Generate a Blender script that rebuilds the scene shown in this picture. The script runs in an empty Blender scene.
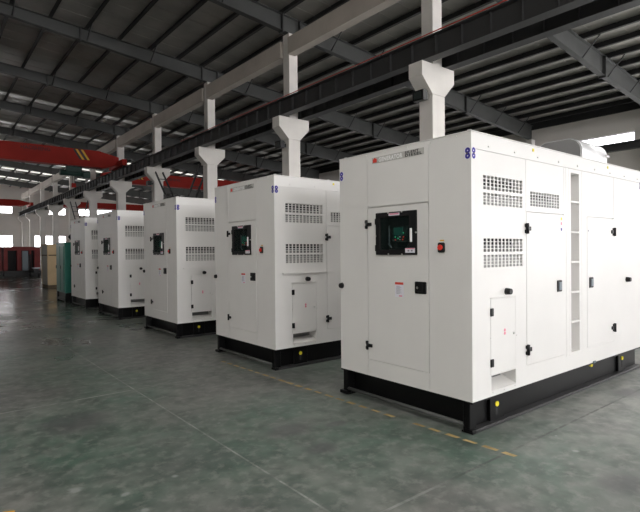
import bpy, bmesh, math, random
from mathutils import Matrix, Vector
random.seed(7)
PI = math.pi
sc = bpy.context.scene
COL = sc.collection

# ------------------------------------------------------------------ materials
def hexc(r, g, b):
    f = lambda c: (c/255/12.92) if c/255 <= .04045 else ((c/255+.055)/1.055)**2.4
    return (f(r), f(g), f(b), 1)

def mat(name, col, rough=.5, metal=0., emit=None, estr=0., noise=0., nscale=4., bump=0., spec=.5, coat=0.):
    m = bpy.data.materials.new(name); m.use_nodes = True
    nt = m.node_tree; b = nt.nodes['Principled BSDF']
    b.inputs['Base Color'].default_value = col
    b.inputs['Roughness'].default_value = rough
    b.inputs['Metallic'].default_value = metal
    b.inputs['Specular IOR Level'].default_value = spec
    b.inputs['Coat Weight'].default_value = coat
    if emit:
        b.inputs['Emission Color'].default_value = emit
        b.inputs['Emission Strength'].default_value = estr
    if noise or bump:
        tc = nt.nodes.new('ShaderNodeTexCoord'); nz = nt.nodes.new('ShaderNodeTexNoise')
        nz.inputs['Scale'].default_value = nscale; nz.inputs['Detail'].default_value = 5
        nt.links.new(tc.outputs['Object'], nz.inputs['Vector'])
        if noise:
            mr = nt.nodes.new('ShaderNodeMapRange')
            mr.inputs['From Min'].default_value = .3; mr.inputs['From Max'].default_value = .7
            mr.inputs['To Min'].default_value = 1-noise; mr.inputs['To Max'].default_value = 1+noise*.4
            nt.links.new(nz.outputs['Fac'], mr.inputs['Value'])
            mx = nt.nodes.new('ShaderNodeVectorMath'); mx.operation = 'SCALE'
            mx.inputs[0].default_value = col[:3]
            nt.links.new(mr.outputs['Result'], mx.inputs['Scale'])
            nt.links.new(mx.outputs['Vector'], b.inputs['Base Color'])
        if bump:
            bp = nt.nodes.new('ShaderNodeBump'); bp.inputs['Strength'].default_value = bump
            bp.inputs['Distance'].default_value = .02
            nt.links.new(nz.outputs['Fac'], bp.inputs['Height']); nt.links.new(bp.outputs['Normal'], b.inputs['Normal'])
    return m

M = {}
M['white'] = mat('white_powder_coat', (.77, .757, .74, 1), .42, noise=.03, nscale=2)
M['baffle'] = mat('dark_foam_lining', (.035, .035, .035, 1), .9)
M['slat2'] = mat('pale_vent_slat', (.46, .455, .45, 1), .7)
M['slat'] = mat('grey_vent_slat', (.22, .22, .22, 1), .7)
M['dark_in'] = mat('dark_vent_interior', (.03, .03, .03, 1), .9)
M['black'] = mat('black_paint', (.0035, .0035, .004, 1), .35, noise=.3, nscale=8, spec=.25)
M['flange'] = mat('scuffed_dark_steel', (.028, .028, .029, 1), .45, noise=.4, nscale=10)  # skid black lightened, the light on the flange edge put into its colour
M['plastic'] = mat('black_plastic', (.006, .006, .007, 1), .35, spec=.3)
M['inner'] = mat('control_panel_inner', (.018, .026, .024, 1), .5)
M['screen'] = mat('controller_screen', (.02, .09, .075, 1), .3, emit=(.03, .30, .22, 1), estr=.10)
M['ctrl'] = mat('controller_face', (.025, .045, .042, 1), .5)
M['led_g'] = mat('green_indicator', (.05, .5, .25, 1), .4, emit=(.05, .8, .4, 1), estr=.9)
M['led_r'] = mat('red_indicator', (.6, .04, .03, 1), .4, emit=(.9, .08, .05, 1), estr=.8)
M['chrome'] = mat('zinc_metal', (.62, .62, .60, 1), .3, metal=.9)
M['red_btn'] = mat('red_button', (.75, .035, .02, 1), .35)
M['yellow'] = mat('yellow_plastic', (.85, .72, .03, 1), .5)
M['lab_w'] = mat('white_label', (.78, .77, .83, 1), .5)
M['lab_r'] = mat('red_label_ink', (.65, .05, .03, 1), .5)
M['lab_p'] = mat('pink_sticker', (.8, .25, .35, 1), .5)
M['ink'] = mat('grey_label_ink', (.25, .25, .3, 1), .6)
M['blue'] = mat('blue_sticker_ink', (.03, .02, .30, 1), .5)
M['olive'] = mat('olive_sticker_ink', (.10, .10, .07, 1), .5)
M['plate'] = mat('grey_nameplate', (.50, .49, .47, 1), .5)
M['txt_w'] = mat('white_lettering', (.85, .85, .85, 1), .5)
M['txt_b'] = mat('black_lettering', (.04, .04, .04, 1), .5)
M['muf_w'] = mat('silver_muffler_shell', (.72, .72, .73, 1), .35, metal=.3)
M['muf_g'] = mat('grey_muffler_end', (.30, .30, .30, 1), .45, metal=.3)
M['concrete'] = mat('pale_painted_concrete', (.74, .71, .67, 1), .75, noise=.10, nscale=1.5, bump=.1)
M['concrete2'] = mat('beam_concrete', (.50, .45, .40, 1), .8, noise=.12, nscale=1.2)
M['steel'] = mat('grey_painted_steel', (.074, .076, .074, 1), .6, noise=.15, nscale=1.5)
M['steel_d'] = mat('dark_painted_steel', (.040, .040, .041, 1), .55, noise=.15, nscale=1.5)
M['purlin'] = mat('dark_purlin_steel', (.022, .022, .023, 1), .6)
M['plaster'] = mat('wall_plaster', (.70, .665, .625, 1), .9, noise=.08, nscale=.4)
M['red'] = mat('red_crane_paint', (.36, .022, .014, 1), .6, noise=.12, nscale=1.5, spec=.2)
M['red_m'] = mat('red_machine_paint', (.24, .022, .020, 1), .6, noise=.2, nscale=1.5)
M['red_bar'] = mat('red_conductor_plastic', (.70, .06, .04, 1), .5)
M['amber'] = mat('amber_stripe', (.75, .42, .03, 1), .5)
M['crtxt'] = mat('dark_crane_lettering', (.09, .012, .012, 1), .6)
M['teal'] = mat('teal_green_paint', (.003, .135, .098, 1), .4)
M['beige'] = mat('beige_plywood', (.62, .46, .27, 1), .7, noise=.15, nscale=2)
M['greyc'] = mat('grey_crate_cover', (.42, .41, .37, 1), .7, noise=.1, nscale=2)
M['wood'] = mat('brown_pallet_wood', (.14, .10, .065, 1), .8, noise=.2, nscale=5)
M['hoistg'] = mat('dark_green_hoist', (.012, .045, .035, 1), .5)
M['steelblue'] = mat('grey_blue_sheet', (.16, .20, .23, 1), .4)
M['rubber'] = mat('rubber', (.02, .02, .02, 1), .8)

def window_mat(name, strength, col=(1, .985, 1, 1)):
    m = bpy.data.materials.new(name); m.use_nodes = True; nt = m.node_tree
    b = nt.nodes['Principled BSDF']
    b.inputs['Base Color'].default_value = (.3, .3, .3, 1); b.inputs['Roughness'].default_value = .3
    b.inputs['Emission Color'].default_value = col; b.inputs['Emission Strength'].default_value = strength
    return m
M['daylight'] = window_mat('daylit_window_glass', 6.0)
M['sunlit'] = window_mat('sunlit_window_glass', 13.0)
M['sidelit'] = window_mat('bright_side_window', 8.5)  # unseen tall right-wall windows, added to brighten the right bay
M['farleft'] = window_mat('sunny_side_window', 26.0)  # unseen left windows, added to light the far end of the hall
M['farwin'] = window_mat('sunny_end_window', 9.0)
M['sky_r'] = window_mat('bright_roof_panel_right', 17.0, (1, .98, .95, 1))
M['sky00'] = window_mat('bright_roof_panel', 11.5, (1, .98, .95, 1))
M['sky0'] = window_mat('clear_roof_panel', 3.4, (1, .98, .95, 1))
M['sky1'] = window_mat('daylit_roof_panel', 1.3, (1, .97, .90, 1))
M['sky2'] = window_mat('weathered_roof_panel', .09, (1, .97, .90, 1))  # same panel as the daylit one, view-angle dimness put into its emission
M['sky3'] = mat('grimy_roof_panel', (.42, .40, .37, 1), .5)  # same panel again, its dimness put into a plain grey colour

g = bpy.data.materials.new('tinted_glass'); g.use_nodes = True
gn = g.node_tree; gb = gn.nodes['Principled BSDF']; go = gn.nodes['Material Output']
gb.inputs['Base Color'].default_value = (.02, .03, .03, 1); gb.inputs['Roughness'].default_value = .06
gt = gn.nodes.new('ShaderNodeBsdfTransparent'); gt.inputs['Color'].default_value = (.80, .88, .86, 1)
gx = gn.nodes.new('ShaderNodeMixShader'); gx.inputs['Fac'].default_value = .15
gn.links.new(gt.outputs[0], gx.inputs[1]); gn.links.new(gb.outputs[0], gx.inputs[2]); gn.links.new(gx.outputs[0], go.inputs['Surface'])
M['glass'] = g

def floor_mat():
    m = bpy.data.materials.new('worn_green_epoxy_floor'); m.use_nodes = True; nt = m.node_tree; N = nt.nodes; L = nt.links
    b = N['Principled BSDF']
    tc = N.new('ShaderNodeTexCoord'); sep = N.new('ShaderNodeSeparateXYZ'); L.new(tc.outputs['Object'], sep.inputs[0])
    def noise(scale, detail, rough=.5, vec=None):
        n = N.new('ShaderNodeTexNoise'); n.inputs['Scale'].default_value = scale; n.inputs['Detail'].default_value = detail
        n.inputs['Roughness'].default_value = rough; L.new(vec or tc.outputs['Object'], n.inputs['Vector']); return n.outputs['Fac']
    def mrange(v, a, c, lo=0., hi=1.):
        r = N.new('ShaderNodeMapRange'); r.inputs['From Min'].default_value = a; r.inputs['From Max'].default_value = c
        r.inputs['To Min'].default_value = lo; r.inputs['To Max'].default_value = hi; L.new(v, r.inputs['Value']); return r.outputs['Result']
    def mix(f, a, c):
        x = N.new('ShaderNodeMix'); x.data_type = 'RGBA'
        if isinstance(f, float): x.inputs['Factor'].default_value = f
        else: L.new(f, x.inputs['Factor'])
        for k, v in (('A', a), ('B', c)):
            s = [i for i in x.inputs if i.name == k and i.type == 'RGBA'][0]
            if isinstance(v, tuple): s.default_value = v
            else: L.new(v, s)
        return [o for o in x.outputs if o.type == 'RGBA'][0]
    def math_(op, a, c=None):
        x = N.new('ShaderNodeMath'); x.operation = op
        for i, v in enumerate((a, c)):
            if v is None: continue
            if isinstance(v, (int, float)): x.inputs[i].default_value = v
            else: L.new(v, x.inputs[i])
        return x.outputs[0]
    green = (.090, .150, .116, 1); grey = (.170, .165, .158, 1)
    c = mix(mrange(noise(.45, 4), .43, .57), green, grey)
    c = mix(math_('MULTIPLY', mrange(noise(1.6, 4, .55), .42, .72), .75), c, (.22, .225, .205, 1))
    c = mix(math_('MULTIPLY', mrange(noise(.9, 3, .5), .52, .72), .6), c, (.070, .082, .078, 1))
    # the right hand floor in front of the big generator is greyer and more worn
    wear = mrange(sep.outputs['X'], 3.3, 5.5)
    mp = N.new('ShaderNodeMapping'); mp.inputs['Scale'].default_value = (1.2, 3.0, 1); mp.inputs['Rotation'].default_value = (0, 0, .35)
    L.new(tc.outputs['Object'], mp.inputs[0])
    c = mix(math_('MULTIPLY', wear, mrange(noise(1.1, 8, .7, mp.outputs[0]), .35, .68)), c, (.32, .31, .295, 1))
    # joints
    def joint(coord, off, per, w):
        t = math_('SUBTRACT', coord, off - per/2)
        t = math_('MODULO', math_('ADD', t, per*40), per)
        d = math_('ABSOLUTE', math_('SUBTRACT', t, per/2))
        return math_('LESS_THAN', d, w)
    jx = joint(sep.outputs['X'], 1.88, 4.9, .008); jy = joint(sep.outputs['Y'], 2.07, 3.65, .011)
    j = math_('MAXIMUM', jx, jy)
    chalk = mrange(noise(2.3, 4, .7), .30, .46)
    left = mrange(sep.outputs['X'], 2.4, 2.9, 1, 0)
    c = mix(math_('MULTIPLY', j, .8), c, mix(math_('MULTIPLY', chalk, left), (.045, .047, .046, 1), (.42, .42, .40, 1)))
    # white scuffs
    def spot(x, y, r, sx=1.):
        dx = math_('MULTIPLY', math_('SUBTRACT', sep.outputs['X'], x), 1/r); dy = math_('MULTIPLY', math_('SUBTRACT', sep.outputs['Y'], y), sx/r)
        d = math_('SQRT', math_('ADD', math_('MULTIPLY', dx, dx), math_('MULTIPLY', dy, dy)))
        return math_('ADD', d, math_('MULTIPLY', math_('SUBTRACT', fine, .5), 1.6))
    fine = noise(6., 3, .5); fine2 = noise(22., 2, .6)
    c = mix(mrange(fine, .38, .66, 0, .7), c, (.052, .074, .062, 1))
    c = mix(mrange(noise(11., 5, .65), .50, .68, 0, .6), c, (.29, .295, .27, 1))
    c = mix(mrange(fine2, .60, .75, 0, .35), c, (.05, .055, .052, 1))
    c = mix(mrange(noise(2.6, 3, .55), .48, .70, 0, .40), c, (.25, .26, .24, 1))
    for x, y, r, q in ((2.49, 3.54, .22, 1.5), (2.45, 3.05, .14, 1.4), (2.9, 3.4, .12, 2), (5.13, 2.81, .15, 1.5), (3.6, 1.3, .2, 1.5), (5.9, 2.1, .2, 1.6), (1.1, 5.0, .3, 1.)):
        c = mix(mrange(spot(x, y, r, q), .6, 1.2, .55, 0), c, (.075, .068, .078, 1))
    for x, y, r in ((.77, 3.55, .045), (1.01, 3.28, .028), (1.36, 3.33, .026), (1.04, 3.0, .03), (2.1, 4.1, .02), (3.9, 1.75, .03), (4.1, 2.0, .012), (1.6, 2.5, .015)):
        c = mix(mrange(math_('ADD', spot(x, y, r), math_('MULTIPLY', fine2, 1.2)), 1.1, 1.7, .7, 0), c, (.34, .35, .34, 1))
    L.new(c, b.inputs['Base Color'])
    L.new(math_('SUBTRACT', mrange(noise(.8, 3), .3, .7, .30, .46), mrange(sep.outputs['Y'], 6, 16, 0, .16)), b.inputs['Roughness'])
    b.inputs['Specular IOR Level'].default_value = .5
    bp = N.new('ShaderNodeBump'); bp.inputs['Distance'].default_value = .01
    L.new(mrange(sep.outputs['Y'], 8, 16, .05, .22), bp.inputs['Strength'])
    L.new(noise(3.0, 4), bp.inputs['Height']); L.new(bp.outputs['Normal'], b.inputs['Normal'])
    return m
M['floor'] = floor_mat()

def sheet_mat():
    m = bpy.data.materials.new('galvanised_roof_sheet'); m.use_nodes = True; nt = m.node_tree; N = nt.nodes; L = nt.links
    b = N['Principled BSDF']; b.inputs['Roughness'].default_value = .5; b.inputs['Metallic'].default_value = .15
    tc = N.new('ShaderNodeTexCoord'); nz = N.new('ShaderNodeTexNoise'); nz.inputs['Scale'].default_value = .6; nz.inputs['Detail'].default_value = 3
    L.new(tc.outputs['Object'], nz.inputs['Vector'])
    r = N.new('ShaderNodeValToRGB'); r.color_ramp.elements[0].position = .35; r.color_ramp.elements[0].color = (.31, .30, .28, 1)
    r.color_ramp.elements[1].position = .65; r.color_ramp.elements[1].color = (.44, .42, .39, 1)
    L.new(nz.outputs['Fac'], r.inputs[0]); L.new(r.outputs[0], b.inputs['Base Color'])
    return m
M['sheet'] = sheet_mat()

# ------------------------------------------------------------------ mesh helpers
class MB:
    def __init__(s): s.bm = bmesh.new(); s.mats = []
    def mi(s, m):
        if m not in s.mats: s.mats.append(m)
        return s.mats.index(m)
    def box(s, x0, y0, z0, x1, y1, z1, bev=0., m=None, seg=2):
        x0, x1 = min(x0, x1), max(x0, x1); y0, y1 = min(y0, y1), max(y0, y1); z0, z1 = min(z0, z1), max(z0, z1)
        vs = [s.bm.verts.new(p) for p in ((x0,y0,z0),(x1,y0,z0),(x1,y1,z0),(x0,y1,z0),(x0,y0,z1),(x1,y0,z1),(x1,y1,z1),(x0,y1,z1))]
        fs = [s.bm.faces.new([vs[i] for i in f]) for f in ((0,3,2,1),(4,5,6,7),(0,1,5,4),(1,2,6,5),(2,3,7,6),(3,0,4,7))]
        if m is not None:
            for f in fs: f.material_index = s.mi(m)
        if bev:
            es = {e for f in fs for e in f.edges}
            bmesh.ops.bevel(s.bm, geom=list(es), offset=bev, segments=seg, affect='EDGES', profile=.5)
        return s
    def tube(s, a, b, r, n=12, r2=None, m=None, caps=True):
        a, b = Vector(a), Vector(b); d = (b-a).normalized(); r2 = r if r2 is None else r2
        u = d.orthogonal().normalized(); v = d.cross(u)
        A = [s.bm.verts.new(a + (u*math.cos(t)+v*math.sin(t))*r) for t in [2*PI*i/n for i in range(n)]]
        B = [s.bm.verts.new(b + (u*math.cos(t)+v*math.sin(t))*r2) for t in [2*PI*i/n for i in range(n)]]
        fs = []
        for i in range(n):
            f = s.bm.faces.new((A[i], A[(i+1)%n], B[(i+1)%n], B[i])); f.smooth = True; fs.append(f)
        if caps: fs += [s.bm.faces.new(A[::-1]), s.bm.faces.new(B)]
        if m is not None:
            for f in fs: f.material_index = s.mi(m)
        return s
    def prism(s, pts, axis, a, b, m=None, smooth=False):
        """polygon pts in the plane perpendicular to axis ('X': (y,z), 'Y': (x,z), 'Z': (x,y))"""
        def P(p, t): return {'X': (t, p[0], p[1]), 'Y': (p[0], t, p[1]), 'Z': (p[0], p[1], t)}[axis]
        A = [s.bm.verts.new(P(p, a)) for p in pts]; B = [s.bm.verts.new(P(p, b)) for p in pts]; n = len(pts)
        fs = [s.bm.faces.new((A[i], A[(i+1)%n], B[(i+1)%n], B[i])) for i in range(n)]
        if smooth:
            for f in fs: f.smooth = True
        fs += [s.bm.faces.new(A[::-1]), s.bm.faces.new(B)]
        if m is not None:
            for f in fs: f.material_index = s.mi(m)
        return s
    def bar(s, a, b, w, h, up=(0,0,1), m=None):
        a, b = Vector(a), Vector(b); d = (b-a).normalized(); up = Vector(up)
        x = d.cross(up); x = x.normalized() if x.length > 1e-6 else Vector((1,0,0)); y = x.cross(d).normalized()
        A = [s.bm.verts.new(a + x*i*w/2 + y*j*h/2) for i, j in ((-1,-1),(1,-1),(1,1),(-1,1))]
        B = [s.bm.verts.new(b + x*i*w/2 + y*j*h/2) for i, j in ((-1,-1),(1,-1),(1,1),(-1,1))]
        fs = [s.bm.faces.new((A[i], A[(i+1)%4], B[(i+1)%4], B[i])) for i in range(4)] + [s.bm.faces.new(A[::-1]), s.bm.faces.new(B)]
        if m is not None:
            for f in fs: f.material_index = s.mi(m)
        return s
    def panel(s, O, U, V, Nn, W, H, holes):
        """flat rectangle with rectangular recesses; holes: (u0,v0,u1,v1,depth,material or None); Nn is the outward normal"""
        O, U, V, Nn = map(Vector, (O, U, V, Nn))
        us = sorted({0, W} | {h[0] for h in holes} | {h[2] for h in holes}); vs = sorted({0, H} | {h[1] for h in holes} | {h[3] for h in holes})
        us = [u for u in us if 0 <= u <= W]; vs = [v for v in vs if 0 <= v <= H]
        def dep(i, j):
            if i < 0 or j < 0 or i >= len(us)-1 or j >= len(vs)-1: return None, None
            cu, cv = (us[i]+us[i+1])/2, (vs[j]+vs[j+1])/2
            for h in holes:
                if h[0] < cu < h[2] and h[1] < cv < h[3]: return h[4], (h[5] if len(h) > 5 else None)
            return 0., None
        P = lambda u, v, d: O + U*u + V*v - Nn*d
        def quad(*ps, m=None):
            f = s.bm.faces.new([s.bm.verts.new(p) for p in ps])
            if m is not None: f.material_index = s.mi(m)
        for i in range(len(us)-1):
            for j in range(len(vs)-1):
                d, m = dep(i, j); u0, u1, v0, v1 = us[i], us[i+1], vs[j], vs[j+1]
                quad(P(u0,v0,d), P(u1,v0,d), P(u1,v1,d), P(u0,v1,d), m=m)
                d2, m2 = dep(i+1, j)
                if d2 is not None and abs(d2-d) > 1e-6:
                    quad(P(u1,v0,d), P(u1,v0,d2), P(u1,v1,d2), P(u1,v1,d))
                d2, m2 = dep(i, j+1)
                if d2 is not None and abs(d2-d) > 1e-6:
                    quad(P(u0,v1,d), P(u1,v1,d), P(u1,v1,d2), P(u0,v1,d2))
        return s
    def build(s, name, material, parent=None, recalc=True):
        if recalc: bmesh.ops.recalc_face_normals(s.bm, faces=s.bm.faces)
        me = bpy.data.meshes.new(name); s.bm.to_mesh(me); s.bm.free()
        if s.mats:
            for m in s.mats: me.materials.append(m)
        else: me.materials.append(material)
        o = bpy.data.objects.new(name, me); COL.objects.link(o)
        if parent: o.parent = parent
        return o

class MBm(MB):
    """mesh whose slot 0 is a given base material"""
    def __init__(s, base): super().__init__(); s.mats = [base]

def tag(o, label=None, cat=None, group=None, kind=None):
    if label: o['label'] = label
    if cat: o['category'] = cat
    if group: o['group'] = group
    if kind: o['kind'] = kind
    return o
def empty(name, loc, label, cat, group=None):
    o = bpy.data.objects.new(name, None); COL.objects.link(o); o.location = loc; o.empty_display_size = .2
    return tag(o, label, cat, group)
def children(o): return [c for c in bpy.data.objects if c.parent == o]
def copy_tree(o, kids):
    c = o.copy(); COL.objects.link(c)
    for ch in kids[o.name]:
        d = copy_tree(ch, kids); d.parent = c
    return c
def kid_map():
    k = {o.name: [] for o in bpy.data.objects}
    for o in bpy.data.objects:
        if o.parent: k[o.parent.name].append(o)
    return k
def struct(o, label=None): return tag(o, label, None, None, 'structure')

def text_obj(name, body, size, loc, axes, material, parent=None, extrude=.001, width=None, bold=0., space=1.):
    cu = bpy.data.curves.new(name, 'FONT'); cu.body = body; cu.size = size; cu.extrude = extrude; cu.offset = bold; cu.space_character = space
    tmp = bpy.data.objects.new(name+'_tmp', cu); COL.objects.link(tmp)
    bpy.context.view_layer.update()
    me = bpy.data.meshes.new_from_object(tmp.evaluated_get(bpy.context.evaluated_depsgraph_get()))
    bpy.data.objects.remove(tmp); bpy.data.curves.remove(cu)
    X, Y, Z = map(Vector, axes); L = Vector(loc)
    xm = max(v.co.x for v in me.vertices); xscale = width/xm if width else 1.
    for v in me.vertices:
        v.co = L + X*v.co.x*xscale + Y*v.co.y + Z*v.co.z
    me.materials.clear(); me.materials.append(material); me.name = name
    o = bpy.data.objects.new(name, me); COL.objects.link(o)
    if parent: o.parent = parent
    return o

# ------------------------------------------------------------------ measurements of the hall
XL, XR, YF, YB = -7.2, 25.3, -24.0, 68.0
CX = 9.65
CY = [1.7, 7.67, 13.5, 19.4, 25.4, 31.4, 37.7, 43.9, 50.2, 56.3, 62.4]
RT = lambda x: 10.02 - .0795*x                 # top of the rafters
def RD(x):                                      # depth of the tapered rafters
    pts = [(-7.2, .40), (2, .38), (9.5, .55), (15, .60), (19, .72), (25.3, .74)]
    for (a, p), (b, q) in zip(pts, pts[1:]):
        if x <= b: return p + (q-p)*(x-a)/(b-a)
    return .74
PH = .22                                        # purlin height

# ------------------------------------------------------------------ setting
def plane_obj():
    mb = MB(); mb.box(XL-.3, YF-3, -.25, XR+.3, YB+.3, 0); return mb.build('floor', M['floor'])
struct(plane_obj(), 'worn green grey epoxy floor of the hall')

# roof sheet with ribs
mb = MB()
mb.prism([(XL-.3, RT(XL-.3)+PH), (XR+.4, RT(XR+.4)+PH), (XR+.4, RT(XR+.4)+PH+.06), (XL-.3, RT(XL-.3)+PH+.06)], 'Y', YF-.2, YB+.3)
y = YF+.2
while y < YB:
    mb.prism([(XL, RT(XL)+PH-.014), (XR, RT(XR)+PH-.014), (XR, RT(XR)+PH+.004), (XL, RT(XL)+PH+.004)], 'Y', y, y+.035); y += .82
struct(mb.build('ceiling', M['sheet']), 'metal sheet roof seen from below')

nwin = [0]
def window(kind, fixed, a0, a1, z0, z1, inward, bars=3, material=None):
    """kind 'X': wall at X=fixed, spans Y a0..a1; 'Y': wall at Y=fixed, spans X"""
    nwin[0] += 1; n = 'window_%d' % nwin[0]
    mb = MB(); t = .03*inward
    def B(m, p0, p1, q0, q1, d0, d1):
        if kind == 'X': m.box(fixed+d0, p0, q0, fixed+d1, p1, q1)
        else: m.box(p0, fixed+d0, q0, p1, fixed+d1, q1)
    B(mb, a0, a1, z0, z1, -.01, .01)
    o = mb.build(n, material or M['daylight']); struct(o)
    f = MB(); w = .05
    B(f, a0, a1, z0, z0+w, -.05, .05); B(f, a0, a1, z1-w, z1, -.05, .05); B(f, a0, a0+w, z0, z1, -.05, .05); B(f, a1-w, a1, z0, z1, -.05, .05)
    for i in range(1, bars+1):
        p = a0 + (a1-a0)*i/(bars+1); B(f, p-.015, p+.015, z0, z1, -.03, .03)
    if z1-z0 > 1: B(f, a0, a1, z0+(z1-z0)*.5-.015, z0+(z1-z0)*.5+.015, -.03, .03)
    f.build('window_frame', M['lab_w'], o)
    return o

def wall(name, kind, fixed, thick, A0, A1, zt, opens, label):
    """wall with through openings (a0,a1,z0,z1)"""
    mb = MB()
    us = sorted({A0, A1} | {o[0] for o in opens} | {o[1] for o in opens})
    for u0, u1 in zip(us, us[1:]):
        c = (u0+u1)/2; col = sorted([o for o in opens if o[0] < c < o[1]], key=lambda o: o[2]); z = 0
        segs = []
        for o in col: segs.append((z, o[2])); z = o[3]
        segs.append((z, zt))
        for s0, s1 in segs:
            if s1-s0 < .001: continue
            if kind == 'X': mb.box(fixed, u0, s0, fixed+thick, u1, s1)
            else: mb.box(u0, fixed, s0, u1, fixed+thick, s1)
    return struct(mb.build(name, M['plaster']), label)

# far wall
fw = []
for x0, x1 in ((-5.6, -1.8), (0, 3.6), (5.0, 8.55), (10.4, 14.2), (15.7, 19.95), (21.2, 24.6)):
    fw += [(x0, x1, 6.28, 7.10), (x0, x1, 2.08, 3.72)]
wall('wall_back', 'Y', YB, .25, XL-.25, XR+.25, 10.8, fw, 'pale far end wall of the hall with two bands of windows')
for o in fw: window('Y', YB+.12, o[0], o[1], o[2], o[3], -1, bars=2, material=M['farwin'])
# right wall
rw = []
ys = [YF] + CY + [YB]
for i, c in enumerate([-22.3, -16.3, -10.3, -4.3] + CY):
    nxt = ([-16.3, -10.3, -4.3] + CY + [YB])[i]
    rw += [(c+1.0, nxt-1.0, 6.42, 6.87), (c+.6, nxt-.6, .9, 5.3) if c < 5 else (c+1.4, nxt-1.4, 2.6, 3.6)]
wall('wall_right', 'X', XR, .25, YF-.25, YB+.25, 7.82, rw, 'pale side wall with a narrow high window strip')
for o in rw: window('X', XR+.1, o[0], o[1], o[2], o[3], -1, material=M['sidelit'] if o[2] < 2 else None)
# left wall, outside the picture, with far windows added as fill
lw = []
for i, c in enumerate(CY):
    nxt = CY[i+1] if i+1 < len(CY) else YB
    if c > 35: lw += [(c+1.0, nxt-1.0, 6.3, 7.1)]
wall('wall_left', 'X', XL-.25, .25, YF-.25, YB+.25, 10.8, lw, 'plain side wall on the left')
for o in lw: window('X', XL-.1, o[0], o[1], o[2], o[3], 1, material=M['farleft'] if o[0] > 38 else None)
# front wall behind the camera, with a big gate and high windows added for daylight
DOOR = (-6.5, 6.0, 0, 4.5)
fr = [DOOR, (-6.5, 12.6, 5.6, 8.8), (13.5, 23.5, 1.2, 3.6), (13.5, 23.5, 5.0, 7.4)]
wall('wall_front', 'Y', YF-.25, .25, XL-.25, XR+.25, 10.8, fr, 'end wall behind the camera with an open gate')
for o in fr[1:]: window('Y', YF-.12, o[0], o[1], o[2], o[3], 1, bars=6, material=M['sunlit'])
# dark eave channel above the right wall
mb = MB(); mb.box(XR-.10, YF, 7.82, XR+.25, YB, RT(XR)+PH); mb.box(XR-.16, YF, 7.80, XR-.10, YB, 7.86)
struct(mb.build('trim_1', M['purlin']), 'dark eave channel along the top of the right wall')

# ------------------------------------------------------------------ roof steel
ordw = ['first', 'second', 'third', 'fourth', 'fifth', 'sixth', 'seventh', 'eighth', 'ninth', 'tenth', 'eleventh', 'twelfth', 'thirteenth',
        'fourteenth', 'fifteenth', 'sixteenth', 'seventeenth', 'eighteenth', 'nineteenth', 'twentieth', 'twenty-first', 'twenty-second', 'twenty-third', 'twenty-fourth', 'twenty-fifth', 'twenty-sixth', 'twenty-seventh', 'twenty-eighth', 'twenty-ninth', 'thirtieth', 'thirty-first', 'thirty-second', 'thirty-third', 'thirty-fourth']
px_list = []
x = 8.33
while x < XR-.3: px_list.append(x); x += 1.03
x = 8.33-1.16
while x > XL+.3: px_list.insert(0, x); x -= 1.16
px_list.sort(reverse=True)
for i, x in enumerate(px_list):
    mb = MB(); z = RT(x)
    mb.box(x-.006, YF, z+.004, x+.006, YB, z+PH-.003)
    mb.box(x-.11, YF, z+.004, x+.006, YB, z+.014); mb.box(x-.006, YF, z+PH-.013, x+.07, YB, z+PH-.003)
    mb.box(x-.11, YF, z+.004, x-.102, YB, z+.03)
    o = mb.build('roof_purlin', M['purlin'])
    tag(o, 'dark steel purlin under the roof sheets, %s in from the right side wall' % ordw[i], 'purlin', 'purlins under the roof')

kidw = ['nearest', 'second nearest', 'third', 'fourth', 'fifth', 'sixth', 'seventh', 'eighth', 'ninth', 'tenth', 'eleventh']
def rafter(i, yc):
    r = empty('roof_rafter', (CX, yc, RT(CX)-RD(CX)), 'grey steel roof rafter resting on the %s column of the row from the camera' % ordw[max(i-1, 0)] if i else 'grey steel roof rafter above the camera, nearest the front gate', 'rafter', 'rafters carrying the roof')
    ox, oy, oz = r.location
    xs = [XL+.05, 2, 9.5, 15, 19, XR-.12]
    mb = MB()
    top = [(x-ox, RT(x)-oz) for x in xs]; bot = [(x-ox, RT(x)-RD(x)-oz) for x in xs]
    mb.prism(bot + top[::-1], 'Y', -.006, .006)
    for (a, b) in zip(xs, xs[1:]):
        za, zb = RT(a)-oz, RT(b)-oz
        mb.prism([(a-ox, za-.014), (b-ox, zb-.014), (b-ox, zb), (a-ox, za)], 'Y', -.1, .1)
        za, zb = RT(a)-RD(a)-oz, RT(b)-RD(b)-oz
        mb.prism([(a-ox, za), (b-ox, zb), (b-ox, zb+.014), (a-ox, za+.014)], 'Y', -.1, .1)
    mb.build('rafter_beam', M['steel'], r)
    for x in (4.6, 9.3, 10.0, 19.3):
        s = MB(); s.box(x-.02-ox, -.12, RT(x)-RD(x)-.06-oz, x+.02-ox, .12, RT(x)-.002-oz); s.build('splice_plate', M['steel_d'], r)
    for k, px in enumerate(sorted(px_list)):
        if k % 2 or px < 0 or abs(px-CX) < .7: continue
        s = MB()
        for sgn in (-1, 1):
            s.tube((px-ox-.03, .02*sgn, RT(px)-RD(px)+.03-oz), (px-ox, .62*sgn, RT(px)+.02-oz), .024, 6)
        s.build('flange_brace', M['steel_d'], r)
    return r
for i, yc in enumerate(CY): rafter(i, yc)

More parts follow.
